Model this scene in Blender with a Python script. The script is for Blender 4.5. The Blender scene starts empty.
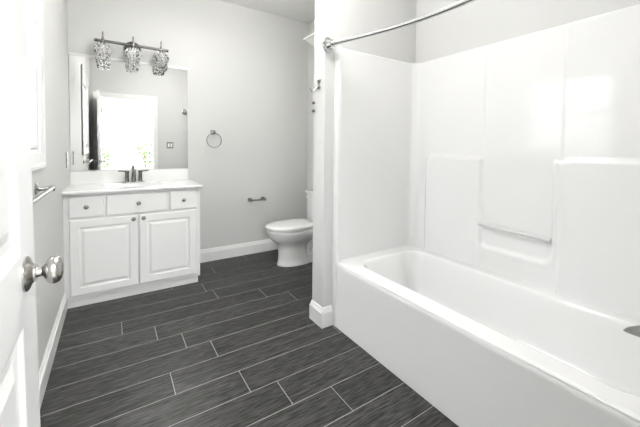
import bpy, bmesh, math, random
from mathutils import Vector, Matrix
random.seed(7)
PI = math.pi
sc = bpy.context.scene
COL = sc.collection

# ------------------------------------------------------------------ camera
def make_camera():
    yaw, pitch, roll = -.5735, -.0343, .0101
    c, s = math.cos(yaw), math.sin(yaw)
    F = Vector((-s*math.cos(pitch), c*math.cos(pitch), math.sin(pitch)))
    r0 = Vector((c, s, 0)); u0 = r0.cross(F)
    R = math.cos(roll)*r0 + math.sin(roll)*u0
    U = -math.sin(roll)*r0 + math.cos(roll)*u0
    cd = bpy.data.cameras.new('camera'); cam = bpy.data.objects.new('camera', cd)
    COL.objects.link(cam)
    cd.sensor_fit = 'HORIZONTAL'; cd.sensor_width = 36
    cd.lens = 322.04/640*36
    cd.shift_y = -54.8/640
    cd.clip_start = .02
    m = Matrix((R, U, -F)).transposed().to_4x4()
    m.translation = Vector((.291, -3.398, 1.1883))
    cam.matrix_world = m
    sc.camera = cam
make_camera()

# ------------------------------------------------------------------ world, lights, exposure
w = bpy.data.worlds.new('sky'); sc.world = w; w.use_nodes = True
bg = w.node_tree.nodes['Background']
bg.inputs[0].default_value = (.93, .96, 1, 1); bg.inputs[1].default_value = 9.0
def area(name, loc, sx, sy, power, rot=(0, 0, 0), colr=(1, 1, 1)):
    l = bpy.data.lights.new(name, 'AREA'); l.shape = 'RECTANGLE'; l.size = sx; l.size_y = sy
    l.energy = power; l.color = colr
    o = bpy.data.objects.new(name, l); COL.objects.link(o); o.location = loc; o.rotation_euler = rot
    return o
area('hall_fill_lamp', (.8, -4.9, 2.66), 1.6, 1.6, 55)  # added fill lamp, brightens the hall and the bath through the doorway
DOME_FILL = (13, 12)      # emission strength of the two added, out-of-frame fill domes (back, front)
sc.view_settings.view_transform = 'Standard'
sc.view_settings.look = 'None'
sc.view_settings.gamma = 1
sc.view_settings.use_curve_mapping = False
sc.view_settings.exposure = 1.12

# ------------------------------------------------------------------ materials
def mat(name, color, rough=.5, metal=0, noise=None, bump=None, coat=0, spec=None):
    m = bpy.data.materials.new(name); m.use_nodes = True
    nt = m.node_tree; b = nt.nodes['Principled BSDF']
    b.inputs['Base Color'].default_value = (*color, 1)
    b.inputs['Roughness'].default_value = rough
    b.inputs['Metallic'].default_value = metal
    if coat: b.inputs['Coat Weight'].default_value = coat; b.inputs['Coat Roughness'].default_value = .05
    if spec is not None: b.inputs['Specular IOR Level'].default_value = spec
    tc = nt.nodes.new('ShaderNodeTexCoord')
    if noise:
        sc_, amt = noise
        n = nt.nodes.new('ShaderNodeTexNoise'); n.inputs['Scale'].default_value = sc_; n.inputs['Detail'].default_value = 4
        nt.links.new(tc.outputs['Object'], n.inputs['Vector'])
        r = nt.nodes.new('ShaderNodeMapRange')
        r.inputs['To Min'].default_value = 1-amt; r.inputs['To Max'].default_value = 1+amt
        nt.links.new(n.outputs['Fac'], r.inputs['Value'])
        v = nt.nodes.new('ShaderNodeVectorMath'); v.operation = 'SCALE'
        v.inputs[0].default_value = color
        nt.links.new(r.outputs[0], v.inputs['Scale']); nt.links.new(v.outputs[0], b.inputs['Base Color'])
    if bump:
        sc_, st, dist = bump
        n = nt.nodes.new('ShaderNodeTexNoise'); n.inputs['Scale'].default_value = sc_
        nt.links.new(tc.outputs['Object'], n.inputs['Vector'])
        bp = nt.nodes.new('ShaderNodeBump'); bp.inputs['Strength'].default_value = st; bp.inputs['Distance'].default_value = dist
        nt.links.new(n.outputs['Fac'], bp.inputs['Height']); nt.links.new(bp.outputs[0], b.inputs['Normal'])
    return m
M = {}
M['wall'] = mat('grey_wall_paint', (.67, .67, .657), .55, noise=(1.5, .01), bump=(260, .05, .001))
M['ceiling'] = mat('white_ceiling_paint', (.90, .90, .89), .8, bump=(200, .05, .001))
M['trim'] = mat('white_trim_paint', (.85, .85, .84), .3, noise=(3, .01))
M['cab'] = mat('white_cabinet_paint', (.86, .86, .85), .32, noise=(3, .01))
M['door'] = mat('white_door_paint', (.84, .84, .84), .33, noise=(3, .01))
M['acrylic'] = mat('white_acrylic', (.86, .86, .855), .035, bump=(2.5, .10, .004), coat=.3)
M['porcelain'] = mat('white_porcelain', (.87, .87, .86), .08, noise=(4, .005), coat=.5)
M['marble'] = mat('white_cultured_marble', (.86, .86, .85), .12, noise=(6, .02), coat=.3)
M['chrome'] = mat('polished_chrome', (.60, .60, .60), .10, 1, noise=(5, .02))
M['nickel'] = mat('brushed_nickel', (.46, .45, .43), .26, 1, noise=(40, .05))
M['darknickel'] = mat('satin_dark_nickel', (.30, .295, .285), .28, 1, noise=(40, .05))
M['gunmetal'] = mat('dark_brushed_metal', (.19, .187, .18), .24, 1, noise=(40, .05))
M['mirror'] = mat('mirror_silver', (.93, .94, .93), .0, 1)
M['black'] = mat('dark_gap', (.03, .03, .03), .6, noise=(5, .05))
M['grout'] = mat('grey_grout', (.40, .40, .39), .8, noise=(60, .08))
M['vinyl'] = mat('white_vinyl', (.85, .85, .85), .4, noise=(3, .01))
M['carpet'] = mat('pale_hall_floor', (.62, .61, .59), .7, noise=(30, .06))
M['hallwall'] = mat('white_hall_paint', (.84, .84, .83), .6, noise=(2, .01))
M['grass'] = mat('lawn', (.20, .30, .10), .9, noise=(8, .3))
M['leaf'] = mat('green_leaves', (.15, .21, .09), .6, noise=(9, .35))
M['bark'] = mat('brown_bark', (.12, .08, .05), .8, noise=(20, .3))
M['lens'] = mat('frosted_lamp_lens', (.9, .9, .88), .4, noise=(3, .01))

def glass_mat():
    m = bpy.data.materials.new('window_glass'); m.use_nodes = True; nt = m.node_tree
    nt.nodes.remove(nt.nodes['Principled BSDF'])
    out = nt.nodes['Material Output']
    t = nt.nodes.new('ShaderNodeBsdfTransparent'); g = nt.nodes.new('ShaderNodeBsdfGlossy')
    g.inputs['Roughness'].default_value = .0
    f = nt.nodes.new('ShaderNodeFresnel'); f.inputs['IOR'].default_value = 1.45
    mx = nt.nodes.new('ShaderNodeMixShader')
    nt.links.new(f.outputs[0], mx.inputs[0]); nt.links.new(t.outputs[0], mx.inputs[1]); nt.links.new(g.outputs[0], mx.inputs[2])
    nt.links.new(mx.outputs[0], out.inputs[0])
    return m
M['glass'] = glass_mat()

def crystal_mat():
    m = bpy.data.materials.new('crystal_bead'); m.use_nodes = True; nt = m.node_tree
    b = nt.nodes['Principled BSDF']
    b.inputs['Base Color'].default_value = (.86, .86, .85, 1); b.inputs['Roughness'].default_value = .05
    b.inputs['Metallic'].default_value = .85
    at = nt.nodes.new('ShaderNodeAttribute'); at.attribute_name = 'facet'; nt.links.new(at.outputs['Color'], b.inputs['Base Color'])
    return m
M['crystal'] = crystal_mat()

def slat_mat():
    m = bpy.data.materials.new('white_blind_slat'); m.use_nodes = True; nt = m.node_tree
    b = nt.nodes['Principled BSDF']; b.inputs['Base Color'].default_value = (.9, .9, .9, 1); b.inputs['Roughness'].default_value = .45
    tl = nt.nodes.new('ShaderNodeBsdfTranslucent'); tl.inputs[0].default_value = (.9, .9, .9, 1)
    mx = nt.nodes.new('ShaderNodeMixShader'); mx.inputs[0].default_value = .3
    nt.links.new(b.outputs[0], mx.inputs[1]); nt.links.new(tl.outputs[0], mx.inputs[2])
    nt.links.new(mx.outputs[0], nt.nodes['Material Output'].inputs[0])
    return m
M['slat'] = slat_mat()

def plank_mat():
    m = bpy.data.materials.new('charcoal_wood_look_tile'); m.use_nodes = True; nt = m.node_tree; L = nt.links.new
    b = nt.nodes['Principled BSDF']
    at = nt.nodes.new('ShaderNodeAttribute'); at.attribute_name = 'plank'     # random value per plank
    tc = nt.nodes.new('ShaderNodeTexCoord')
    mp = nt.nodes.new('ShaderNodeMapping'); mp.inputs['Scale'].default_value = (2.2, 42, 1)
    off = nt.nodes.new('ShaderNodeVectorMath'); off.operation = 'SCALE'; off.inputs['Scale'].default_value = 30
    L(at.outputs['Color'], off.inputs[0])
    ad = nt.nodes.new('ShaderNodeVectorMath'); ad.operation = 'ADD'
    L(tc.outputs['Object'], mp.inputs['Vector']); L(mp.outputs[0], ad.inputs[0]); L(off.outputs[0], ad.inputs[1])
    n1 = nt.nodes.new('ShaderNodeTexNoise'); n1.inputs['Scale'].default_value = 2.2; n1.inputs['Detail'].default_value = 7
    n1.inputs['Roughness'].default_value = .65; n1.inputs['Distortion'].default_value = .6
    L(ad.outputs[0], n1.inputs['Vector'])
    mp2 = nt.nodes.new('ShaderNodeMapping'); mp2.inputs['Scale'].default_value = (8, 84, 1)
    ad2 = nt.nodes.new('ShaderNodeVectorMath'); ad2.operation = 'ADD'
    L(tc.outputs['Object'], mp2.inputs['Vector']); L(mp2.outputs[0], ad2.inputs[0]); L(off.outputs[0], ad2.inputs[1])
    n2 = nt.nodes.new('ShaderNodeTexNoise'); n2.inputs['Scale'].default_value = 2; n2.inputs['Detail'].default_value = 3
    L(ad2.outputs[0], n2.inputs['Vector'])
    mxn = nt.nodes.new('ShaderNodeMix'); mxn.data_type = 'FLOAT'; mxn.inputs[0].default_value = .5
    L(n1.outputs['Fac'], mxn.inputs[2]); L(n2.outputs['Fac'], mxn.inputs[3])
    cr = nt.nodes.new('ShaderNodeValToRGB')
    cr.color_ramp.elements[0].position = .42; cr.color_ramp.elements[0].color = (.011, .0108, .0101, 1)
    cr.color_ramp.elements[1].position = .60; cr.color_ramp.elements[1].color = (.090, .089, .085, 1)
    L(mxn.outputs[0], cr.inputs[0])
    sep = nt.nodes.new('ShaderNodeSeparateColor'); L(at.outputs['Color'], sep.inputs[0])
    mr = nt.nodes.new('ShaderNodeMapRange'); mr.inputs['To Min'].default_value = .85; mr.inputs['To Max'].default_value = 1.15
    L(sep.outputs[0], mr.inputs['Value'])
    v = nt.nodes.new('ShaderNodeVectorMath'); v.operation = 'SCALE'
    L(cr.outputs[0], v.inputs[0]); L(mr.outputs[0], v.inputs['Scale']); L(v.outputs[0], b.inputs['Base Color'])
    b.inputs['Roughness'].default_value = .42; b.inputs['Specular IOR Level'].default_value = .35
    bp = nt.nodes.new('ShaderNodeBump'); bp.inputs['Strength'].default_value = .25; bp.inputs['Distance'].default_value = .001
    L(mxn.outputs[0], bp.inputs['Height']); L(bp.outputs[0], b.inputs['Normal'])
    return m
M['plank'] = plank_mat()

# ------------------------------------------------------------------ helpers
def link(name, bm, m, parent=None, smooth=None):
    me = bpy.data.meshes.new(name)
    bmesh.ops.recalc_face_normals(bm, faces=bm.faces)
    bm.to_mesh(me); bm.free()
    me.materials.append(m)
    o = bpy.data.objects.new(name, me); COL.objects.link(o)
    if parent: o.parent = parent
    if smooth is not None:
        for p in me.polygons: p.use_smooth = True
        if smooth < 180: me.set_sharp_from_angle(angle=math.radians(smooth))
    return o
def tag(o, label, cat, group=None, kind=None):
    o['label'] = label; o['category'] = cat
    if group: o['group'] = group
    if kind: o['kind'] = kind
    return o
def empty(name, loc, label, cat, group=None):
    o = bpy.data.objects.new(name, None); COL.objects.link(o); o.location = loc; o.empty_display_size = .05
    return tag(o, label, cat, group)
def struct(name, bm, m, label=None, smooth=None):
    o = link(name, bm, m, None, smooth); o['kind'] = 'structure'
    if label: o['label'] = label
    return o
def NB(): return bmesh.new()
def box(bm, x0, x1, y0, y1, z0, z1, bev=0, seg=2):
    vs = [bm.verts.new((x, y, z)) for x in (x0, x1) for y in (y0, y1) for z in (z0, z1)]
    fs = [bm.faces.new([vs[i] for i in f]) for f in ((0, 1, 3, 2), (4, 6, 7, 5), (0, 4, 5, 1), (2, 3, 7, 6), (0, 2, 6, 4), (1, 5, 7, 3))]
    if bev:
        es = list({e for f in fs for e in f.edges})
        bmesh.ops.bevel(bm, geom=es, offset=bev, segments=seg, affect='EDGES', profile=.5)
    return bm
def frame_for(d):
    d = d.normalized(); a = Vector((0, 0, 1)) if abs(d.z) < .9 else Vector((1, 0, 0))
    x = a.cross(d).normalized(); return x, d.cross(x)
def lathe(bm, prof, origin, axis, n=24, cap=True):
    """prof: list of (distance along axis, radius)"""
    o = Vector(origin); d = Vector(axis).normalized(); x, y = frame_for(d); rings = []
    for t, r in prof:
        rings.append([bm.verts.new(o + d*t + (x*math.cos(2*PI*k/n) + y*math.sin(2*PI*k/n))*max(r, 1e-4)) for k in range(n)])
    for a, b in zip(rings, rings[1:]):
        for k in range(n): bm.faces.new((a[k], a[(k+1) % n], b[(k+1) % n], b[k]))
    if cap:
        bm.faces.new(rings[0]); bm.faces.new(rings[-1])
    return bm
def tube(bm, pts, rad, n=14, cyclic=False):
    pts = [Vector(p) for p in pts]; N = len(pts)
    rads = rad if isinstance(rad, (list, tuple)) else [rad]*N
    rings = []; px = None
    for i, p in enumerate(pts):
        if cyclic: d = pts[(i+1) % N] - pts[i-1]
        else: d = pts[min(i+1, N-1)] - pts[max(i-1, 0)]
        d.normalize()
        if px is None: x, y = frame_for(d)
        else:
            x = (px - d*px.dot(d)).normalized(); y = d.cross(x)
        px = x
        rings.append([bm.verts.new(p + (x*math.cos(2*PI*k/n) + y*math.sin(2*PI*k/n))*rads[i]) for k in range(n)])
    prs = list(zip(rings, rings[1:])) + ([(rings[-1], rings[0])] if cyclic else [])
    for a, b in prs:
        for k in range(n): bm.faces.new((a[k], a[(k+1) % n], b[(k+1) % n], b[k]))
    if not cyclic:
        bm.faces.new(rings[0]); bm.faces.new(rings[-1])
    return bm
def loft(bm, rings, cap0=True, cap1=True):
    R = [[bm.verts.new(p) for p in r] for r in rings]; n = len(R[0])
    for a, b in zip(R, R[1:]):
        for k in range(n): bm.faces.new((a[k], a[(k+1) % n], b[(k+1) % n], b[k]))
    if cap0: bm.faces.new(R[0])
    if cap1: bm.faces.new(R[-1])
    return R
def catmull(P, n=8):
    P = [Vector(p) for p in P]; out = []
    for i in range(len(P)-1):
        a = P[max(i-1, 0)]; b = P[i]; c = P[i+1]; d = P[min(i+2, len(P)-1)]
        for k in range(n):
            t = k/n
            out.append(.5*((2*b)+(c-a)*t+(2*a-5*b+4*c-d)*t*t+(3*b-a-3*c+d)*t**3))
    out.append(P[-1]); return out
def sstep(a, b, v):
    t = max(0, min(1, (v-a)/(b-a))) if a != b else float(v > a)
    return t*t*(3-2*t)

# ------------------------------------------------------------------ dimensions of the room
W = 2.30; H = 2.69
YN = -3.290            # inner face of the wall with the doorway
YO = -3.410            # its outer (hall) face
PX0, PY0, PY1 = 1.450, -1.654, -1.522   # the short partition at the head of the tub
TX = 1.527             # tub apron
TEND = -3.24           # near end of the tub

# ------------------------------------------------------------------ floor: one tiled floor with 98 cm planks
def build_floor():
    bm = NB(); lay = bm.loops.layers.color.new('plank')
    g = .0020; PL = .98; PW = .176
    known = {0: 1.195, 1: .983, 2: .845, 3: .535, 4: .785, 5: .65, 6: .515, 7: .333, 8: 0.98, 9: .93, 10: .70, 11: .12, 12: .5, -1: .66, -2: .9, -3: .15, -4: .62, -5: .3, -6: .8}
    y00 = -2.295
    for k in range(-6, 14):
        ya, yb = y00+k*PW, y00+(k+1)*PW
        ya, yb = max(ya, YO), min(yb, 0)
        if yb-ya < .01: continue
        j = known.get(k, random.random()*PL)
        x = j - math.ceil(j/PL)*PL - PL
        while x < W:
            xa, xb = max(x, 0), min(x+PL, W)
            if xb-xa > .01:
                r = random.random(); q = random.random()
                nb = len(bm.faces)
                z = 0
                o = [(xa+g, ya+g), (xb-g, ya+g), (xb-g, yb-g), (xa+g, yb-g)]
                o2 = [(xa, ya), (xb, ya), (xb, yb), (xa, yb)]
                top = [bm.verts.new((a, b, z)) for a, b in o]
                bot = [bm.verts.new((a, b, z-.0012)) for a, b in ((xa+g*.7, ya+g*.7), (xb-g*.7, ya+g*.7), (xb-g*.7, yb-g*.7), (xa+g*.7, yb-g*.7))]
                fs = [bm.faces.new(top)] + [bm.faces.new((top[i], bot[i], bot[(i+1) % 4], top[(i+1) % 4])) for i in range(4)]
                for f in fs:
                    for l in f.loops: l[lay] = (r, q, r*q, 1)
            x += PL
    n0 = len(bm.faces)
    bm.faces.ensure_lookup_table()
    box(bm, -.02, W+.02, YO, .02, -.06, -.0007)
    bm.faces.ensure_lookup_table()
    for f in bm.faces[n0:]: f.material_index = 1
    me = bpy.data.meshes.new('floor'); bm.to_mesh(me); bm.free()
    me.materials.append(M['plank']); me.materials.append(M['grout'])
    o = bpy.data.objects.new('floor', me); COL.objects.link(o); o['kind'] = 'structure'
build_floor()

# ------------------------------------------------------------------ walls
WIN = (-2.25, -1.375, 1.15, 2.06)      # y0, y1, z0, z1 of the window in the left wall
def wall_holes_x(bm, x0, x1, ya, yb, z0, z1, hole):
    y0, y1, a, b = hole
    box(bm, x0, x1, ya, y0, z0, z1); box(bm, x0, x1, y1, yb, z0, z1)
    box(bm, x0, x1, y0, y1, z0, a); box(bm, x0, x1, y0, y1, b, z1)
bm = NB(); wall_holes_x(bm, -.12, 0, YO, .12, -.06, H, WIN); struct('wall_left', bm, M['wall'])
bm = NB(); box(bm, -.13, W+.12, 0, .12, -.06, H); struct('wall_back', bm, M['wall'])
bm = NB(); box(bm, W, W+.12, YO, 0, -.06, H); struct('wall_right', bm, M['wall'])
bm = NB(); box(bm, PX0, W, PY0, PY1, 0, H); struct('wall_partition', bm, M['wall'])
DO = (.105, .945, 2.035)                  # doorway x0, x1, height
bm = NB(); box(bm, -.03, DO[0], YO, YN, 0, H); box(bm, DO[1], W, YO, YN, 0, H); box(bm, DO[0], DO[1], YO, YN, DO[2], H)
struct('wall_front', bm, M['wall'])
bm = NB(); box(bm, -.12, W+.12, YO, .12, H, H+.06); struct('ceiling', bm, M['ceiling'])
# door lining, stop and casing
bm = NB()
t = .015
box(bm, DO[0], DO[0]+t, YO-.002, YN+.002, 0, DO[2]); box(bm, DO[1]-t, DO[1], YO-.002, YN+.002, 0, DO[2]); box(bm, DO[0]+t, DO[1]-t, YO-.002, YN+.002, DO[2]-t, DO[2])
for yy in ((YN, YN+.014), (YO-.014, YO)):
    if yy[0] == YN:
        box(bm, .03, DO[0]+.006, *yy, 0, DO[2]+.065, .003); box(bm, DO[1]-.006, DO[1]+.063, *yy, 0, DO[2]+.065, .003)
        box(bm, DO[0]+.006, DO[1]-.006, *yy, DO[2]-.006, DO[2]+.065, .003)
    else:
        box(bm, .03, DO[0]+.006, *yy, 0, DO[2]+.065, .003); box(bm, DO[1]-.006, DO[1]+.063, *yy, 0, DO[2]+.065, .003)
        box(bm, DO[0]+.006, DO[1]-.006, *yy, DO[2]-.006, DO[2]+.065, .003)
struct('trim_1', bm, M['trim'])

# baseboards: a moulded profile swept along the wall
def base_profile(): return [(0, 0), (.014, 0), (.014, .098), (.0105, .101), (.0105, .110), (.0065, .113), (.0065, .122), (.003, .130), (0, .132)]
def sweep_base(bm, path, normals):
    """path: floor points; normals: outward offset direction (mitred) at each"""
    P = base_profile()
    loft(bm, [[(p[0]+n[0]*a, p[1]+n[1]*a, z) for a, z in P] for p, n in zip(path, normals)])
bm = NB(); sweep_base(bm, [(.93, 0), (W, 0)], [(0, -1), (0, -1)]); struct('baseboard_back', bm, M['trim'])
bm = NB(); sweep_base(bm, [(0, -.479), (0, YN)], [(1, 0), (1, 0)]); struct('baseboard_left', bm, M['trim'])
bm = NB(); sweep_base(bm, [(W, -.014), (W, PY1+.014)], [(-1, 0), (-1, 0)]); struct('baseboard_right', bm, M['trim'])
bm = NB(); sweep_base(bm, [(W-.015, PY1), (PX0, PY1), (PX0, PY0), (TX-.001, PY0)], [(0, 1), (-1, 1), (-1, -1), (0, -1)]); struct('baseboard_partition', bm, M['trim'])
bm = NB(); sweep_base(bm, [(DO[1]+.064, YN), (TX-.002, YN)], [(0, 1), (0, 1)]); struct('baseboard_front', bm, M['trim'])

# ------------------------------------------------------------------ window in the left wall
def window_left():
    y0, y1, z0, z1 = WIN
    bm = NB(); cw = .075
    # jamb lining
    t = .016
    box(bm, -.12, .0, y0, y0+t, z0, z1); box(bm, -.12, .0, y1-t, y1, z0, z1); box(bm, -.12, .0, y0+t, y1-t, z1-t, z1); box(bm, -.12, .0, y0+t, y1-t, z0, z0+t)
    # casing with an inner and outer step
    for a, b, th in ((0, cw, .012), (cw-.018, cw, .02)):
        box(bm, 0, th, y0-b+.004, y0-a+.004, z0-b+.004, z1+b-.004, .002); box(bm, 0, th, y1+a-.004, y1+b-.004, z0-b+.004, z1+b-.004, .002)
        box(bm, 0, th, y0-a+.004, y1+a-.004, z1+a-.004, z1+b-.004, .002); box(bm, 0, th, y0-a+.004, y1+a-.004, z0-b+.004, z0-a+.004, .002)
    # sash frames
    s = .04
    zm = (z0+z1)/2
    for (a, b, xx) in ((z0+t, zm+.02, -.085), (zm-.02, z1-t, -.105)):
        box(bm, xx-.02, xx, y0+t, y0+t+s, a, b); box(bm, xx-.02, xx, y1-t-s, y1-t, a, b)
        box(bm, xx-.02, xx, y0+t+s, y1-t-s, a, a+s); box(bm, xx-.02, xx, y0+t+s, y1-t-s, b-s, b)
    o = struct('window_1', bm, M['vinyl'])
    bm = NB(); box(bm, -.097, -.093, y0+.05, y1-.05, z0+.05, zm-.02); box(bm, -.117, -.113, y0+.05, y1-.05, zm+.02, z1-.05)
    g = link('pane', bm, M['glass'], o)
    # blind, inside the jamb
    b = empty('window_blind', (-.028, (y0+y1)/2, z1-.02), 'white horizontal slat blind hanging in the left wall window', 'blind')
    def loc(bm_): bmesh.ops.translate(bm_, verts=bm_.verts, vec=(.045, -(y0+y1)/2, -(z1-.02))); return bm_
    bm = NB(); box(bm, -.072, -.012, y0+.02, y1-.02, z1-.065, z1-.018, .003); link('headrail', loc(bm), M['vinyl'], b)
    bm = NB(); z = z1-.09
    ta = math.radians(54); ca, sa = math.cos(ta)*.025, math.sin(ta)*.025; th = .0013
    while z > z0+.045:
        cx = -.042
        p = [(cx-ca, z+sa), (cx+ca, z-sa), (cx+ca, z-sa-2*th), (cx-ca, z+sa-2*th)]
        loft(bm, [[(a, yy, c) for a, c in p] for yy in (y0+.022, y1-.022)])
        z -= .045
    link('slats', loc(bm), M['slat'], b)
    bm = NB(); box(bm, -.067, -.017, y0+.022, y1-.022, z0+.022, z0+.04, .003); link('bottom_rail', loc(bm), M['vinyl'], b)
    for yy in (y0+.15, y1-.15):
        bm = NB(); box(bm, -.0435, -.0405, yy-.0015, yy+.0015, z0+.03, z1-.06); link('ladder_cord', loc(bm), M['vinyl'], b)
window_left()

# ------------------------------------------------------------------ hall behind the camera (seen in the mirror)
HX0, HX1, HY = -1.6, 3.2, -6.5
bm = NB(); box(bm, HX0, HX1, HY-.1, YO, -.06, -.001); struct('floor_hall', bm, M['carpet'])
bm = NB(); box(bm, HX0, HX1, HY-.1, YO, H, H+.06); struct('ceiling_hall', bm, M['ceiling'])
bm = NB(); box(bm, HX0-.1, HX0, HY-.1, YO, 0, H); struct('wall_hall_left', bm, M['hallwall'])
bm = NB(); box(bm, HX1, HX1+.1, HY-.1, YO, 0, H); struct('wall_hall_right', bm, M['hallwall'])
bm = NB(); box(bm, HX0, -.12, YO, YO+.1, 0, H); box(bm, W+.12, HX1, YO, YO+.1, 0, H); struct('wall_hall_front', bm, M['hallwall'])
HW = [(-.75, .27), (.80, 1.75)]; HZ = (.55, 2.05)
bm = NB()
xs = [HX0] + [v for h in HW for v in h] + [HX1]
for i in range(0, len(xs), 2): box(bm, xs[i], xs[i+1], HY-.1, HY, 0, H)
for a, b in HW: box(bm, a, b, HY-.1, HY, 0, HZ[0]); box(bm, a, b, HY-.1, HY, HZ[1], H)
struct('wall_hall_end', bm, M['hallwall'])
for i, (a, b) in enumerate(HW):
    bm = NB(); z0, z1 = HZ; s = .045
    box(bm, a, a+s, HY-.08, HY-.03, z0, z1); box(bm, b-s, b, HY-.08, HY-.03, z0, z1)
    box(bm, a+s, b-s, HY-.08, HY-.03, z0, z0+s); box(bm, a+s, b-s, HY-.08, HY-.03, z1-s, z1); box(bm, a+s, b-s, HY-.08, HY-.03, (z0+z1)/2-.025, (z0+z1)/2+.025)
    for k in (1, 2):
        xx = a+(b-a)*k/3; box(bm, xx-.008, xx+.008, HY-.064, HY-.048, z0+s, z1-s)
    for k in (1, 2, 4, 5):
        zz = z0+(z1-z0)*k/6; box(bm, a+s, b-s, HY-.063, HY-.049, zz-.008, zz+.008)
    box(bm, a-.07, a, HY, HY+.015, z0-.07, z1+.07); box(bm, b, b+.07, HY, HY+.015, z0-.07, z1+.07)
    box(bm, a, b, HY, HY+.015, z1, z1+.07); box(bm, a-.0, b+.0, HY, HY+.03, z0-.07, z0)
    o = struct('window_%d' % (i+2), bm, M['vinyl'])
    bm = NB(); box(bm, a+.02, b-.02, HY-.058, HY-.054, z0+.02, z1-.02); link('pane', bm, M['glass'], o)
bm = NB(); box(bm, -14, 16, -22, HY-.1, -.35, -.25); struct('ground', bm, M['grass'])
bm = NB(); box(bm, -6, -.12, HY-.1, 6, -.35, -.25); struct('ground_side', bm, M['grass'])

def shrub(cx, cy, h, r, label, seed):
    rnd = random.Random(seed)
    e = empty('shrub', (cx, cy, -.25), label, 'shrub', 'shrubs outside the hall windows')
    bm = NB()
    for k in range(5):
        a = rnd.random()*2*PI
        tube(bm, [(0, 0, 0), (math.cos(a)*.06, math.sin(a)*.06, h*.3), (math.cos(a)*.28*r, math.sin(a)*.28*r, h*.7)], [.03, .02, .01], 8)
    link('stem', bm, M['bark'], e)
    bm = NB()
    for _ in range(2200):
        u = rnd.random()*2*PI; v = math.acos(2*rnd.random()-1); q = .6+.4*rnd.random()
        p = Vector((math.sin(v)*math.cos(u)*r*q, math.sin(v)*math.sin(u)*r*q, h*.55+math.cos(v)*h*.45*q))
        d = Vector((rnd.uniform(-1, 1), rnd.uniform(-1, 1), rnd.uniform(-.6, 1))).normalized(); x, y = frame_for(d)
        L = .05; vs = [bm.verts.new(p+s) for s in (x*-L, y*L*.45, x*L, y*-L*.45)]
        bm.faces.new(vs)
    link('foliage', bm, M['leaf'], e)
shrub(1.25, -7.9, 1.75, .62, 'leafy green shrub outside the right hall window, seen in the mirror', 3)
shrub(-.15, -8.3, 1.7, .6, 'leafy green shrub outside the left hall window, seen in the mirror', 5)

# out-of-frame ceiling fixtures added for fill; domes glow, hall lamp sits at its lens
def added_ceiling_light(x, y, r, label):
    e = empty('added_ceiling_light', (x, y, H), label, 'ceiling light')
    bm = NB(); lathe(bm, [(0, r), (-.012, r), (-.016, r-.01), (-.02, r-.012)], (0, 0, 0), (0, 0, 1), 40); link('base', bm, M['vinyl'], e, 40)
    bm = NB(); lathe(bm, [(-.016, r-.015), (-.024, r-.03), (-.029, r*.5), (-.031, .001)], (0, 0, 0), (0, 0, 1), 40); link('lens', bm, M['lens'], e, 60)
def fill_dome(x, y, r, k, label, drop=0):
    e = empty('added_ceiling_light', (x, y, H), label, 'ceiling light')
    bm = NB(); lathe(bm, [(0, r*.7), (-.02, r*.7), (-.03, r*.6), (-.045-drop, r*.55)], (0, 0, 0), (0, 0, 1), 32); link('base', bm, M['vinyl'], e, 40)
    m = bpy.data.materials.new('fill_dome_glow'); m.use_nodes = True; b = m.node_tree.nodes['Principled BSDF']
    b.inputs['Base Color'].default_value = (.9, .9, .9, 1); b.inputs['Emission Color'].default_value = (1, .985, .96, 1); b.inputs['Emission Strength'].default_value = k
    bm = NB(); bmesh.ops.create_uvsphere(bm, u_segments=32, v_segments=16, radius=r, matrix=Matrix.Translation((0, 0, -.105-drop)) @ Matrix.Diagonal((1, 1, .35, 1)))
    link('dome', bm, m, e, 180)
fill_dome(1.0, -1.1, .20, DOME_FILL[0], 'added glowing fill dome on the ceiling nearer the vanity', .045)
fill_dome(1.1, -2.15, .22, DOME_FILL[1], 'added glowing fill dome on the ceiling near the bathtub')
added_ceiling_light(.8, -4.9, .3, 'added round white fixture for the fill lamp on the hall ceiling')

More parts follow.
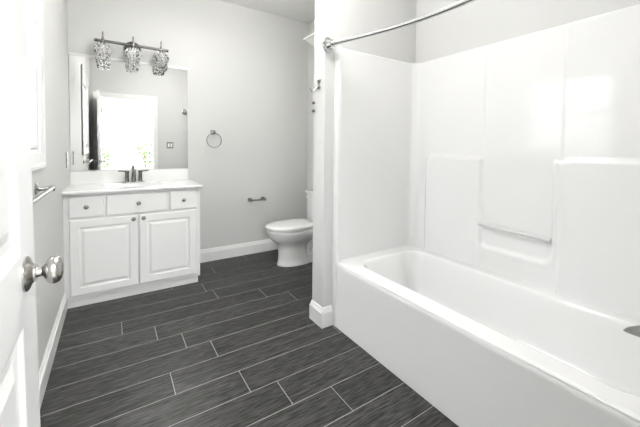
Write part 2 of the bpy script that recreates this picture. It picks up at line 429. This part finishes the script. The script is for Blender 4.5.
# ------------------------------------------------------------------ entrance door, open against the left wall
def entrance_door():
    X1 = .155; X0 = .120; ya, yb = -3.282, -2.502; Z0, Z1 = .008, 2.02
    st = .118; panels = [(.22, .855), (.985, 1.90)]
    root = empty('door_leaf', ((X0+X1)/2, ya, 0), 'open white panelled door in the left foreground, parallel to the wall', 'door')
    off = Vector(((X0+X1)/2, ya, 0))
    def L(bm): bmesh.ops.translate(bm, verts=bm.verts, vec=-off); return bm
    py0, py1 = ya+st, yb-st
    bm = NB()
    # stiles and rails
    box(bm, X0, X1, ya, py0, Z0, Z1); box(bm, X0, X1, py1, yb, Z0, Z1)
    zs = [Z0] + [v for p in panels for v in p] + [Z1]
    for i in range(0, len(zs), 2): box(bm, X0, X1, py0, py1, zs[i], zs[i+1])
    link('frame', L(bm), M['door'], root)
    for z0, z1 in panels:
        bm = NB()
        for sx, face in ((1, X1), (-1, X0)):
            # moulding: steps down from the face, then the field rises again
            prof = [(0, 0), (.006, -.002), (.014, -.007), (.024, -.009), (.040, -.009), (.062, -.002), (.066, -.002)]
            rings = []
            for a, d in prof:
                x = face + sx*d
                rings.append([(x, py0+a, z0+a), (x, py1-a, z0+a), (x, py1-a, z1-a), (x, py0+a, z1-a)])
            loft(bm, rings, cap0=False)
        link('panel', L(bm), M['door'], root)
    # knob both sides
    kz, ky = .943, yb-.088
    for sx, face in ((1, X1), (-1, X0)):
        o = (face, ky, kz); ax = (sx, 0, 0)
        bm = NB(); lathe(bm, [(0, .033), (.003, .033), (.006, .030), (.010, .020), (.013, .0165), (.016, .0165)], o, ax, 40); rs = link('rosette', L(bm), M['nickel'], root, 35)
        if sx > 0:
            pr = [(.012, .012), (.015, .0095), (.024, .0085), (.027, .011), (.030, .018), (.034, .0235), (.039, .0262), (.045, .0262), (.051, .0235), (.055, .017), (.057, .009), (.0575, .001)]
        else:
            pr = [(.014, .012), (.017, .0095), (.026, .0085), (.030, .016), (.036, .024), (.046, .026), (.054, .02), (.057, .001)]
        bm = NB(); lathe(bm, pr, o, ax, 40); link('knob', L(bm), M['nickel'], root, 45)
    bm = NB(); box(bm, .129, .146, yb-.001, yb+.0015, kz-.03, kz+.03); link('latch_plate', L(bm), M['nickel'], root)
    for hz in (.25, 1.02, 1.8):
        bm = NB(); tube(bm, [(X1+.006, ya+.002, hz-.045), (X1+.006, ya+.002, hz+.045)], .006, 12); link('hinge', L(bm), M['nickel'], root, 40)
entrance_door()
dl = bpy.data.objects['door_leaf']; dl.rotation_euler.y = -.011; dl.location.x += .006

# ------------------------------------------------------------------ tub and shower unit
def surround_path():
    """list of (x, y, nx, ny, s) along the inside: far end wall, corner, long wall, corner, near end wall"""
    r = .07; xa = TX; yf = PY0-.012; xl = W-.012; yn = TEND+.012; pts = []
    def seg(p, q, n, N):
        for i in range(N): t = i/N; pts.append((p[0]+(q[0]-p[0])*t, p[1]+(q[1]-p[1])*t, n[0], n[1]))
    seg((xa, yf), (xl-r, yf), (0, -1), 24)
    for i in range(10):
        a = PI/2*(i/10); pts.append((xl-r+r*math.sin(a), yf-r+r*math.cos(a), -math.sin(a), -math.cos(a)))
    seg((xl, yf-r), (xl, yn+r), (-1, 0), 210)
    for i in range(10):
        a = PI/2*(i/10); pts.append((xl-r+r*math.cos(a), yn+r-r*math.sin(a), -math.cos(a), math.sin(a)))
    seg((xl-r, yn), (xa, yn), (0, 1), 24); pts.append((xa, yn, 0, 1))
    return pts
def rbox(y, z, ya, yb, za, zb, r, e):
    """smooth mask of a rounded rectangle"""
    cy, cz = (ya+yb)/2, (za+zb)/2; dy, dz = abs(y-cy)-(yb-ya)/2+r, abs(z-cz)-(zb-za)/2+r
    d = math.hypot(max(dy, 0), max(dz, 0)) + min(max(dy, dz), 0) - r
    return 1-sstep(-e, e, d)
def protr(x, y, nx, z):
    if nx > -.5: return 0
    lower = max(rbox(y, z, -2.245, -1.80, -1, 1.135, .05, .012), rbox(y, z, -5, -2.665, -1, 1.14, .05, .012))
    # the centre stays recessed down to z = .57, then fills out
    mid = rbox(y, z, -2.70, -2.20, -1, .575, .001, .009)
    p = .020*max(lower, mid)
    # recess edge fillet of the niche: rounded bottom corners
    niche = rbox(y, z, -2.635, -2.225, .56, 3.2, .045, .006)
    p = max(p, .0) if niche < .5 else p*(1-niche)
    inside = rbox(y, z, -2.665, -2.20, -1, 1.13, .01, .006)
    if inside > .5: p = .017*(1-rbox(y, z, -2.632, -2.228, .572, 3.2, .05, .010))
    p += .006*(1-rbox(y, z, -2.665, -2.235, -1, 3.5, .01, .006))   # the outer panels stand a little proud to the top
    return p
def tub_unit():
    Z0 = .43; ZT = 1.842
    root = empty('tub_shower_unit', (TX, (PY0+TEND)/2, 0), 'white acrylic bathtub with moulded shower wall surround', 'bathtub')
    off = Vector(root.location)
    def L(bm): bmesh.ops.translate(bm, verts=bm.verts, vec=-off); return bm
    path = surround_path()
    zs = [Z0-.012+i*(ZT-Z0+.012)/150 for i in range(151)]
    bm = NB(); grid = []
    for (x, y, nx, ny) in path:
        colv = []
        for z in zs:
            p = protr(x, y, nx, z)
            colv.append(bm.verts.new((x+nx*p, y+ny*p, z)))
        # rounded top lip back to the wall
        x1, y1 = colv[-1].co.x, colv[-1].co.y
        colv.append(bm.verts.new((x1-nx*.003, y1-ny*.003, ZT+.005)))
        p = protr(x, y, nx, ZT)+.010
        colv.append(bm.verts.new((x1-nx*p, y1-ny*p, ZT+.007)))
        grid.append(colv)
    for a, b in zip(grid, grid[1:]):
        for i in range(len(a)-1): bm.faces.new((a[i], b[i], b[i+1], a[i+1]))
    link('surround_wall', L(bm), M['acrylic'], root, 60)
    # vertical front flanges of the surround
    for y0, y1 in ((PY0-.046, PY0-.001), (TEND+.001, TEND+.046)):
        bm = NB(); box(bm, TX-.006, TX+.026, y0, y1, .0005, ZT+.005, .004); link('flange', L(bm), M['acrylic'], root, 40)
    # tub shell: height field over the footprint
    xa, xb, ya, yb = TX, W-.005, TEND+.005, PY0-.005
    ix0, ix1, iy0, iy1 = TX+.105, W-.10, TEND+.055, PY0-.10
    nx_, ny_ = 110, 200
    def hz(x, y):
        cx, cy = (ix0+ix1)/2, (iy0+iy1)/2; r = .13
        dx, dy = abs(x-cx)-(ix1-ix0)/2+r, abs(y-cy)-(iy1-iy0)/2+r
        d = math.hypot(max(dx, 0), max(dy, 0)) + min(max(dx, dy), 0) - r      # < 0 inside
        t = max(0, -d)
        depth = .33*(1-math.exp(-(t/(.11-.065*sstep(cx, ix1, x)))**1.9)) if t > 0 else 0
        return Z0 - depth
    bm = NB(); V = []
    for i in range(nx_+1):
        x = xa+(xb-xa)*i/nx_; row = []
        for j in range(ny_+1):
            y = ya+(yb-ya)*j/ny_; row.append(bm.verts.new((x, y, hz(x, y))))
        V.append(row)
    for i in range(nx_):
        for j in range(ny_): bm.faces.new((V[i][j], V[i+1][j], V[i+1][j+1], V[i][j+1]))
    link('tub_basin', L(bm), M['acrylic'], root, 60)
    # apron with rounded rim and a lightly set back lower skirt
    bm = NB(); pr = [(xa+.03, Z0+.0005), (xa+.012, Z0), (xa+.004, Z0-.004), (xa, Z0-.012), (xa, Z0-.03), (xa+.003, Z0-.06), (xa+.003, .03), (xa, .02), (xa, .0005), (xa+.03, .0005)]
    loft(bm, [[(x, y, z) for x, z in pr] for y in (TEND, PY0-.002)])
    link('apron', L(bm), M['acrylic'], root, 40)
    # grab bar across the niche
    bm = NB(); tube(bm, [(W-.028, -2.232, .713), (W-.028, -2.63, .700)], .012, 16)
    link('grab_bar', L(bm), M['bar'], root, 40)
    # drain
    bm = NB(); lathe(bm, [(0, .035), (.004, .034), (.005, .028)], (1.93, TEND+.33, .101), (0, 0, 1), 28); link('drain', L(bm), M['chrome'], root, 40)
M['bar'] = mat('pale_bar_acrylic', (.72, .72, .71), .15, noise=(5, .01), coat=.3)
tub_unit()

def tub_spout():
    root = empty('tub_spout', (1.93, TEND+.013, .535), 'dark nickel tub spout at the near end of the bathtub', 'faucet')
    bm = NB()
    secs = []
    for t, zc, hw, hh in ((0, 0, .028, .028), (.03, 0, .029, .029), (.07, -.001, .032, .031), (.11, -.004, .033, .030), (.145, -.009, .032, .026), (.175, -.017, .028, .019), (.200, -.026, .018, .010), (.211, -.032, .007, .003)):
        secs.append([(math.cos(2*PI*k/24)*hw, t, zc+math.sin(2*PI*k/24)*hh) for k in range(24)])
    loft(bm, secs); link('spout', bm, M['darknickel'], root, 60)
    bm = NB(); lathe(bm, [(0, .038), (.005, .036), (.008, .030)], (0, 0, 0), (0, 1, 0), 28); link('escutcheon', bm, M['darknickel'], root, 40)
tub_spout()

# ------------------------------------------------------------------ curved shower rod
def shower_rod():
    root = empty('shower_rod', (1.466, PY0, 1.850), 'curved chrome shower curtain rod over the bathtub', 'curtain rod')
    ly = TEND-PY0-.03
    bm = NB(); pts = []
    for i in range(61):
        t = i/60; pts.append(((.165*math.sin(PI*t)) if 0 < t < 1 else 0, -.0225+(ly+.045)*t, 0))
    tube(bm, pts, .014, 16); link('rod', bm, M['chrome'], root, 60)
    for y, s in ((0, -1), (ly, 1)):
        bm = NB(); lathe(bm, [(0, .051), (.008, .051), (.012, .047), (.016, .033), (.026, .030), (.044, .026), (.047, .015)], (0, y, 0), (.25, s, 0), 32); link('flange', bm, M['chrome'], root, 40)
shower_rod()

# ------------------------------------------------------------------ vanity
VF = -.518   # drawer and door fronts
def vanity():
    root = empty('vanity_cabinet', (.46, -.25, 0), 'white bathroom vanity cabinet with three top drawers and two doors', 'cabinet')
    off = Vector(root.location)
    def L(bm): bmesh.ops.translate(bm, verts=bm.verts, vec=-off); return bm
    x0, x1 = -.006, .928; zt = .834
    bm = NB()
    box(bm, x0, x1, -.498, -.480, .062, zt-.002, .0015); box(bm, x0, x0+.018, -.480, -.004, .062, zt-.002); box(bm, x1-.018, x1, -.480, -.004, .062, zt-.002)
    box(bm, x0+.018, x1-.018, -.480, -.004, .062, .08); box(bm, x0+.018, x1-.018, -.012, -.004, .08, zt-.002)
    link('carcass', L(bm), M['cab'], root)
    bm = NB(); box(bm, x0+.002, x1-.014, -.478, -.01, 0, .062); link('toe_board', L(bm), M['cab'], root)
    def knob(cx, cz, par):
        bm = NB(); lathe(bm, [(0, .007), (.004, .0055), (.010, .006), (.013, .0125), (.018, .0155), (.023, .0135), (.026, .007), (.0265, .001)], (cx, VF, cz), (0, -1, 0), 24)
        link('knob', L(bm), M['darknickel'], par, 50)
    def front(name, a, b, c, d, raised):
        bm = NB(); yb_ = -.4985
        rings = [[(a, yb_, c), (b, yb_, c), (b, yb_, d), (a, yb_, d)], [(a, VF+.006, c), (b, VF+.006, c), (b, VF+.006, d), (a, VF+.006, d)]]
        prof = [(.003, VF+.0015), (.009, VF)]
        if raised: prof += [(.056, VF), (.060, VF+.006), (.066, VF+.0075), (.070, VF+.0075), (.088, VF+.001), (.094, VF+.001)]
        for e, y in prof: rings.append([(a+e, y, c+e), (b-e, y, c+e), (b-e, y, d-e), (a+e, y, d-e)])
        loft(bm, rings)
        return link(name, L(bm), M['cab'], root)
    for a, b in ((.026, .234), (.251, .672), (.689, .895)):
        o = front('drawer', a, b, .661, .815, False); knob((a+b)/2, .740, o)
    for a, b, kx in ((.028, .4585, .427), (.4635, .895, .495)):
        o = front('door', a, b, .092, .647, True); knob(kx, .620, o)
vanity()

def countertop():
    root = empty('vanity_countertop', (.475, -.265, .835), 'white cultured marble vanity top with moulded oval sink', 'countertop')
    off = Vector(root.location)
    def L(bm): bmesh.ops.translate(bm, verts=bm.verts, vec=-off); return bm
    xa, xb, ya, yb, z0, z1 = -.006, .940, -.533, -.002, .835, .859
    bm = NB(); nx_, ny_ = 80, 50; V = []
    ex, ey, ea, eb = .452, -.275, .215, .155
    for i in range(nx_+1):
        row = []
        for j in range(ny_+1):
            x = xa+(xb-xa)*i/nx_; y = ya+(yb-ya)*j/ny_
            d = math.hypot((x-ex)/ea, (y-ey)/eb)
            z = z1
            if d < 1: z -= .13*(1-d**2.6)*sstep(1, .88, d)
            elif d < 1.12: z += .002*math.sin(PI*(d-1)/.12)
            row.append(bm.verts.new((x, y, z)))
        V.append(row)
    for i in range(nx_):
        for j in range(ny_): bm.faces.new((V[i][j], V[i+1][j], V[i+1][j+1], V[i][j+1]))
    # rounded front and right edges, going down to the underside
    edge = [V[0][j] for j in range(ny_, -1, -1)] + [V[i][0] for i in range(1, nx_+1)] + [V[nx_][j] for j in range(1, ny_+1)]
    prev = edge
    for dz, o in ((-.002, .003), (-.006, .005), (-.020, .005), (-.023, .002)):
        cur = []
        for v in edge:
            dx = -0 if v.co.x < xa+1e-5 else (o if v.co.x > xb-1e-5 else 0); dy = -o if v.co.y < ya+1e-5 else 0
            cur.append(bm.verts.new((v.co.x+dx, v.co.y+dy, z1+dz)))
        for k in range(len(cur)-1): bm.faces.new((prev[k], prev[k+1], cur[k+1], cur[k]))
        prev = cur
    link('counter_slab', L(bm), M['marble'], root, 50)
    bm = NB(); box(bm, -.006, .924, -.022, -.001, z1-.001, .966, .003); link('backsplash', L(bm), M['marble'], root)
    bm = NB(); lathe(bm, [(0, .022), (.003, .021), (.0035, .016)], (ex, ey, z1-.1335), (0, 0, 1), 24); link('drain', L(bm), M['chrome'], root, 40)
countertop()

def faucet():
    cx, cy, z = .452, -.080, .8605
    root = empty('sink_faucet', (cx, cy, z), 'dark two-handle faucet with flat levers on the vanity top', 'faucet')
    bm = NB()
    loft(bm, [[(math.cos(2*PI*k/36)*a*(1 if abs(math.cos(2*PI*k/36)) < 9 else 1), math.sin(2*PI*k/36)*b, h) for k in range(36)] for a, b, h in ((.086, .029, 0), (.086, .029, .006), (.082, .025, .010), (.05, .015, .0105))])
    link('base_plate', bm, M['chrome'], root, 40)
    bm = NB(); lathe(bm, [(.008, .021), (.016, .018), (.05, .0165), (.105, .0165), (.115, .012), (.122, .006), (.130, .005), (.134, .008), (.142, .008), (.146, .003)], (0, 0, 0), (0, 0, 1), 28)
    tube(bm, catmull([(0, 0, .070), (0, -.03, .096), (0, -.075, .105), (0, -.110, .088), (0, -.118, .070)], 6), [.014]*8+[.012]*17, 16)
    link('spout', bm, M['gunmetal'], root, 50)
    for s in (-1, 1):
        bm = NB(); lathe(bm, [(.008, .021), (.014, .017), (.02, .0155), (.088, .0155), (.092, .018), (.102, .018), (.106, .014)], (s*.052, 0, 0), (0, 0, 1), 28)
        h = link('handle', bm, M['gunmetal'], root, 50)
        bm = NB(); tube(bm, [(s*.048, 0, .100), (s*.085, -.002, .102), (s*.118, -.004, .104)], [.0075, .006, .005], 12)
        link('lever', bm, M['gunmetal'], h, 50)
faucet()

# ------------------------------------------------------------------ mirror
mx0, mx1, mz0, mz1 = -.003, .921, .972, 1.935
mr_ = empty('wall_mirror', ((mx0+mx1)/2, -.001, (mz0+mz1)/2), 'large frameless rectangular mirror on the wall over the vanity', 'mirror')
hx, hz_ = (mx1-mx0)/2, (mz1-mz0)/2
bm = NB(); loft(bm, [[(x, y, z) for x, z in ((-hx+i, -hz_+i), (hx-i, -hz_+i), (hx-i, hz_-i), (-hx+i, hz_-i))] for i, y in ((0, 0), (0, -.004), (.002, -.0055))])
link('glass', bm, M['mirror'], mr_)
bm = NB(); box(bm, -hx, hx, -.009, 0, hz_+.0002, hz_+.022, .002); link('top_strip', bm, M['trim'], mr_)  # thin white strip along the top edge of the mirror

# ------------------------------------------------------------------ vanity light
def vanity_light():
    cx, z = .456, 2.066
    root = empty('vanity_light', (cx, -.001, z), 'nickel bar light with three crystal bead shades above the mirror', 'wall light')
    Y = -.105
    bm = NB(); lathe(bm, [(0, .058), (.008, .058), (.012, .054), (.014, .044), (.020, .040), (.024, .03), (.03, .012), (.1, .010)], (0, 0, -.01), (0, -1, 0), 36)
    tube(bm, [(math.sin(2*PI*k/40)*.062, -.012, -.01+math.cos(2*PI*k/40)*.062) for k in range(40)], .007, 10, True); link('rosette', bm, M['gunmetal'], root, 40)
    bm = NB(); tube(bm, [(-.262, Y, 0), (.262, Y, 0)], .012, 16)
    for s in (-1, 1): lathe(bm, [(0, .010), (.002, .015), (.006, .015), (.009, .009), (.013, .013), (.019, .014), (.024, .008), (.026, .001)], (s*.258, Y, 0), (s, 0, 0), 20)
    link('crossbar', bm, M['gunmetal'], root, 40)
    for k, x in enumerate((-.221, 0, .221)):
        bm = NB(); lathe(bm, [(.082, .001), (.078, .004), (.06, .006), (.05, .005), (.03, .0065), (.014, .012), (-.014, .012), (-.02, .022), (-.03, .024), (-.034, .02)], (x, Y, 0), (0, 0, 1), 20)
        st = link('stem', bm, M['gunmetal'], root, 40)
        bm = NB(); rnd = random.Random(k); lay = bm.loops.layers.color.new('facet')
        prof = [(-.030, .030), (-.040, .044), (-.051, .053), (-.062, .058), (-.074, .060), (-.086, .059), (-.098, .055), (-.110, .050), (-.121, .046), (-.133, .048), (-.146, .050), (-.159, .048), (-.172, .045), (-.184, .042)]
        for i, (dz, r) in enumerate(prof):
            n = max(7, int(2*PI*r/.021))
            for q in range(n):
                a = 2*PI*(q+.5*(i % 2))/n; rr = .0082*rnd.uniform(.85, 1.15)
                g = bmesh.ops.create_icosphere(bm, subdivisions=1, radius=rr, matrix=Matrix.Translation((x+math.cos(a)*r, Y+math.sin(a)*r, dz+rnd.uniform(-.002, .002))))
                c_ = rnd.choice((.6, .85, 1, 1, 1))
                for f in {f for v in g['verts'] for f in v.link_faces}:
                    for l in f.loops: l[lay] = (c_, c_, c_, 1)
        sh = link('bead_shade', bm, M['crystal'], root)
        bm = NB(); lathe(bm, [(-.03, .012), (-.05, .013), (-.065, .02), (-.09, .025), (-.11, .02), (-.122, .006)], (x, Y, 0), (0, 0, 1), 20); link('bulb', bm, M['lens'], sh, 50)
vanity_light()

# ------------------------------------------------------------------ wall hardware
def towel_ring():
    cx, cz = 1.165, 1.335
    root = empty('towel_ring', (cx, -.001, cz), 'round nickel towel ring on the back wall right of the mirror', 'towel ring')
    bm = NB(); box(bm, -.022, .022, -.008, 0, -.022, .022, .003); box(bm, -.011, .011, -.055, -.006, -.011, .011, .003); box(bm, -.014, .014, -.066, -.050, -.016, .014, .003)
    link('post', bm, M['darknickel'], root)
    bm = NB(); R_ = .073
    tube(bm, [(math.sin(2*PI*k/48)*R_, -.058, -.010-R_+math.cos(2*PI*k/48)*R_) for k in range(48)], .0042, 10, True); link('ring', bm, M['darknickel'], root, 60)
towel_ring()
def paper_holder():
    root = empty('toilet_paper_holder', (1.640, -.001, .605), 'empty nickel toilet paper holder on the back wall', 'toilet paper holder')
    for s in (-1, 1):
        bm = NB(); box(bm, s*.078-.021, s*.078+.021, -.008, 0, -.021, .021, .003); box(bm, s*.078-.010, s*.078+.010, -.062, -.006, -.010, .010, .003); box(bm, s*.078-.014, s*.078+.014, -.07, -.048, -.014, .014, .003)
        link('post', bm, M['darknickel'], root)
    bm = NB(); tube(bm, [(-.07, -.058, 0), (.07, -.058, 0)], .0085, 14); link('spindle', bm, M['nickel'], root, 40)
paper_holder()
def towel_bar():
    root = empty('towel_bar', (.001, -1.455, .985), 'nickel towel bar on the left wall below the window', 'towel bar')
    for y in (0, -.61):
        bm = NB(); lathe(bm, [(0, .028), (.004, .028), (.007, .024), (.012, .012), (.02, .009), (.047, .0085), (.051, .012), (.062, .013), (.069, .011), (.071, .004)], (0, y, 0), (1, 0, 0), 28)
        link('bracket', bm, M['nickel'], root, 40)
    bm = NB(); tube(bm, [(.058, 0, 0), (.058, -.61, 0)], .009, 16); link('bar', bm, M['nickel'], root, 40)
towel_bar()
def switch_plate(loc, axis, w, h, n, label, cat):
    root = empty('switch_plate' if n else 'outlet_cover', loc, label, cat)
    bm = NB()
    if axis == 'x': box(bm, 0, .007, -w/2, w/2, -h/2, h/2, .002)
    else: box(bm, -w/2, w/2, 0, .007, -h/2, h/2, .002)
    link('plate', bm, M['darknickel'], root)
    if axis == 'x':
        for dz in (-.02, .02):
            bm = NB(); box(bm, .006, .009, -.016, .016, dz-.014, dz+.014, .002); link('socket', bm, M['vinyl'], root)
    else:
        for i in range(n):
            x = (i-(n-1)/2)*.046
            bm = NB(); box(bm, x-.016, x+.016, .006, .011, -.033, .033, .002); link('rocker_switch', bm, M['vinyl'], root)
switch_plate((.001, -.262, 1.072), 'x', .07, .122, 0, 'nickel outlet cover on the left wall beside the mirror', 'outlet cover')
switch_plate((1.215, YN+.001, 1.205), 'y', .118, .12, 2, 'double nickel switch plate beside the doorway, seen in the mirror', 'switch plate')

def robe_hook():
    root = empty('robe_hook', (PX0-.001, -1.585, 1.607), 'silver robe hook on the end of the partition wall', 'hook')
    bm = NB()
    # waisted back plate
    secs = [(-.030, .022), (-.022, .022), (-.008, .010), (.008, .010), (.022, .022), (.030, .022)]
    loft(bm, [[(0, -w_, z), (0, w_, z), (-.006, w_*.85, z), (-.006, -w_*.85, z)] for z, w_ in secs]); link('back_plate', bm, M['nickel'], root)
    bm = NB(); P = catmull([(-.004, 0, -.006), (-.018, .006, -.028), (-.036, .012, -.046), (-.052, .016, -.044), (-.060, .018, -.030)], 6)
    tube(bm, P, [.006]*12+[.0045]*12+[.0065], 12); link('prong', bm, M['nickel'], root, 60)
robe_hook()
for i, z in enumerate((1.491, 1.437)):
    bm = NB(); lathe(bm, [(0, .006), (.006, .0055), (.009, .010), (.014, .011), (.018, .008), (.019, .001)], (PX0-.001, -1.5335, z), (-1, 0, 0), 20)
    tag(link('wall_peg', bm, M['gunmetal'], None, 50), ('upper' if i == 0 else 'lower') + ' of two small metal pegs below the robe hook', 'peg', 'pegs below the robe hook')

# ------------------------------------------------------------------ toilet
def egg(z, xf, xb, hw, p=2.0, n=48):
    """outline in the xy plane: blunt front at xf, squarer back at xb"""
    out = []; xm = xf+(xb-xf)*.52
    for k in range(n):
        a = 2*PI*k/n; c, s = math.cos(a), math.sin(a)
        if c > 0: e = 2/ (2.0 if p == 2.0 else p); x = xm-(xm-xf)*abs(c)**e
        else: e = 2/3.2; x = xm+(xb-xm)*abs(c)**e
        y = math.copysign(abs(s)**e, s)*hw
        out.append((x, y, z))
    return out
def toilet():
    CY = -.485
    root = empty('toilet', (1.9, CY, 0), 'white two-piece toilet with closed lid between back wall and partition', 'toilet')
    def L(bm):
        for v in bm.verts: v.co = Vector((v.co.x-1.9, v.co.y, v.co.z*.915))
        return bm
    bm = NB()
    secs = [(0, 1.680, 2.03, .116), (.012, 1.676, 2.03, .118), (.03, 1.686, 2.02, .112), (.10, 1.690, 1.99, .105), (.18, 1.690, 1.98, .105), (.225, 1.686, 1.99, .106), (.245, 1.675, 2.02, .118), (.27, 1.637, 2.06, .138),
            (.30, 1.604, 2.09, .157), (.34, 1.581, 2.11, .174), (.37, 1.571, 2.11, .182), (.392, 1.567, 2.11, .184), (.398, 1.571, 2.11, .180)]
    loft(bm, [egg(*s) for s in secs]); link('bowl', L(bm), M['porcelain'], root, 60)
    bm = NB()
    loft(bm, [egg(z, xf, xb, hw) for z, xf, xb, hw in ((0, 1.80, 2.22, .095), (.05, 1.80, 2.22, .093), (.065, 1.82, 2.215, .085))])
    tube(bm, catmull([(1.93, 0, .30), (2.02, 0, .27), (2.03, 0, .18), (1.98, 0, .10), (2.05, 0, .06), (2.14, 0, .13), (2.19, 0, .2)], 7), .058, 20)
    box(bm, 2.06, 2.27, -.10, .10, .20, .385, .02, 3)
    link('trapway', L(bm), M['porcelain'], root, 50)
    # seat and lid
    bm = NB(); loft(bm, [egg(z, xf, 2.07, hw) for z, xf, hw in ((.400, 1.571, .176), (.402, 1.561, .186), (.414, 1.559, .188), (.418, 1.565, .184))]); link('seat', L(bm), M['porcelain'], root, 45)
    bm = NB()
    rings = [egg(z, xf, 2.075, hw) for z, xf, hw in ((.4205, 1.567, .184), (.422, 1.556, .190), (.436, 1.555, .191), (.444, 1.563, .185), (.450, 1.585, .168), (.453, 1.65, .12))]
    loft(bm, rings); link('lid', L(bm), M['porcelain'], root, 50)
    for s in (-1, 1):
        bm = NB(); lathe(bm, [(0, .012), (.018, .012), (.022, .008)], (2.075, s*.07, .398), (0, 0, 1), 16); link('hinge_cap', L(bm), M['porcelain'], root, 40)
    # tank
    bm = NB(); R_ = []
    for z, xf, hw in ((.385, 2.125, .175), (.395, 2.122, .180), (.50, 2.118, .185), (.73, 2.112, .190), (.745, 2.112, .190)):
        r = .03; xs0, xs1 = xf, 2.285; ring = []
        for (cx_, cy_, a0) in ((xs1-r, hw-r, 0), (xs0+r, hw-r, 90), (xs0+r, -hw+r, 180), (xs1-r, -hw+r, 270)):
            for k in range(6): a = math.radians(a0+18*k); ring.append((cx_+r*math.cos(a), cy_+r*math.sin(a), z))
        R_.append(ring)
    loft(bm, R_); link('tank', L(bm), M['porcelain'], root, 40)
    bm = NB(); box(bm, 2.102, 2.29, -.20, .20, .745, .782, .010, 3); link('tank_lid', L(bm), M['porcelain'], root, 40)
    bm = NB(); lathe(bm, [(0, .014), (.006, .014), (.012, .008), (.02, .008)], (2.112, .14, .705), (-1, 0, 0), 18)
    tube(bm, [(2.094, .150, .705), (2.086, .12, .703), (2.084, .075, .698)], [.007, .007, .009], 12); link('flush_handle', L(bm), M['porcelain'], root, 50)
toilet()

# ------------------------------------------------------------------ cabinet over the toilet, almost all behind the partition
def wall_cabinet():
    root = empty('wall_cabinet', (W-.001, -.61, 1.50), 'white wall cabinet with crown moulding, mostly hidden behind the partition', 'cabinet')
    h = .255
    bm = NB(); box(bm, -.085, 0, -h, h, 0, .82, .001); link('carcass', bm, M['cab'], root)
    for a, b in ((-h+.004, -.002), (.002, h-.004)):
        bm = NB(); rings = []
        for e, x in ((0, -.0855), (0, -.101), (.002, -.103), (.05, -.103), (.056, -.097), (.07, -.097), (.085, -.102)): rings.append([(x, a+e, .005+e), (x, b-e, .005+e), (x, b-e, .80-e), (x, a+e, .80-e)])
        loft(bm, rings); link('door', bm, M['cab'], root)
    bm = NB()
    pr = [(0, .765), (.008, .772), (.014, .786), (.040, .818), (.070, .850), (.100, .880), (.112, .886), (.118, .890), (.118, .905), (0, .905)]
    path = [((0, h), (0, 1)), ((-.085, h), (-1, 1)), ((-.085, -h), (-1, -1)), ((0, -h), (0, -1))]
    loft(bm, [[(p[0]+n[0]*a, p[1]+n[1]*a, z) for a, z in pr] for p, n in path])
    link('crown_moulding', bm, M['cab'], root)
wall_cabinet()

# the left wall stands a little further out than its fittings were laid out for
for o in COL.objects:
    if o.parent is None and o.name in ('wall_left', 'baseboard_left', 'window_1', 'window_blind', 'towel_bar', 'outlet_cover'):
        o.location.x -= .006
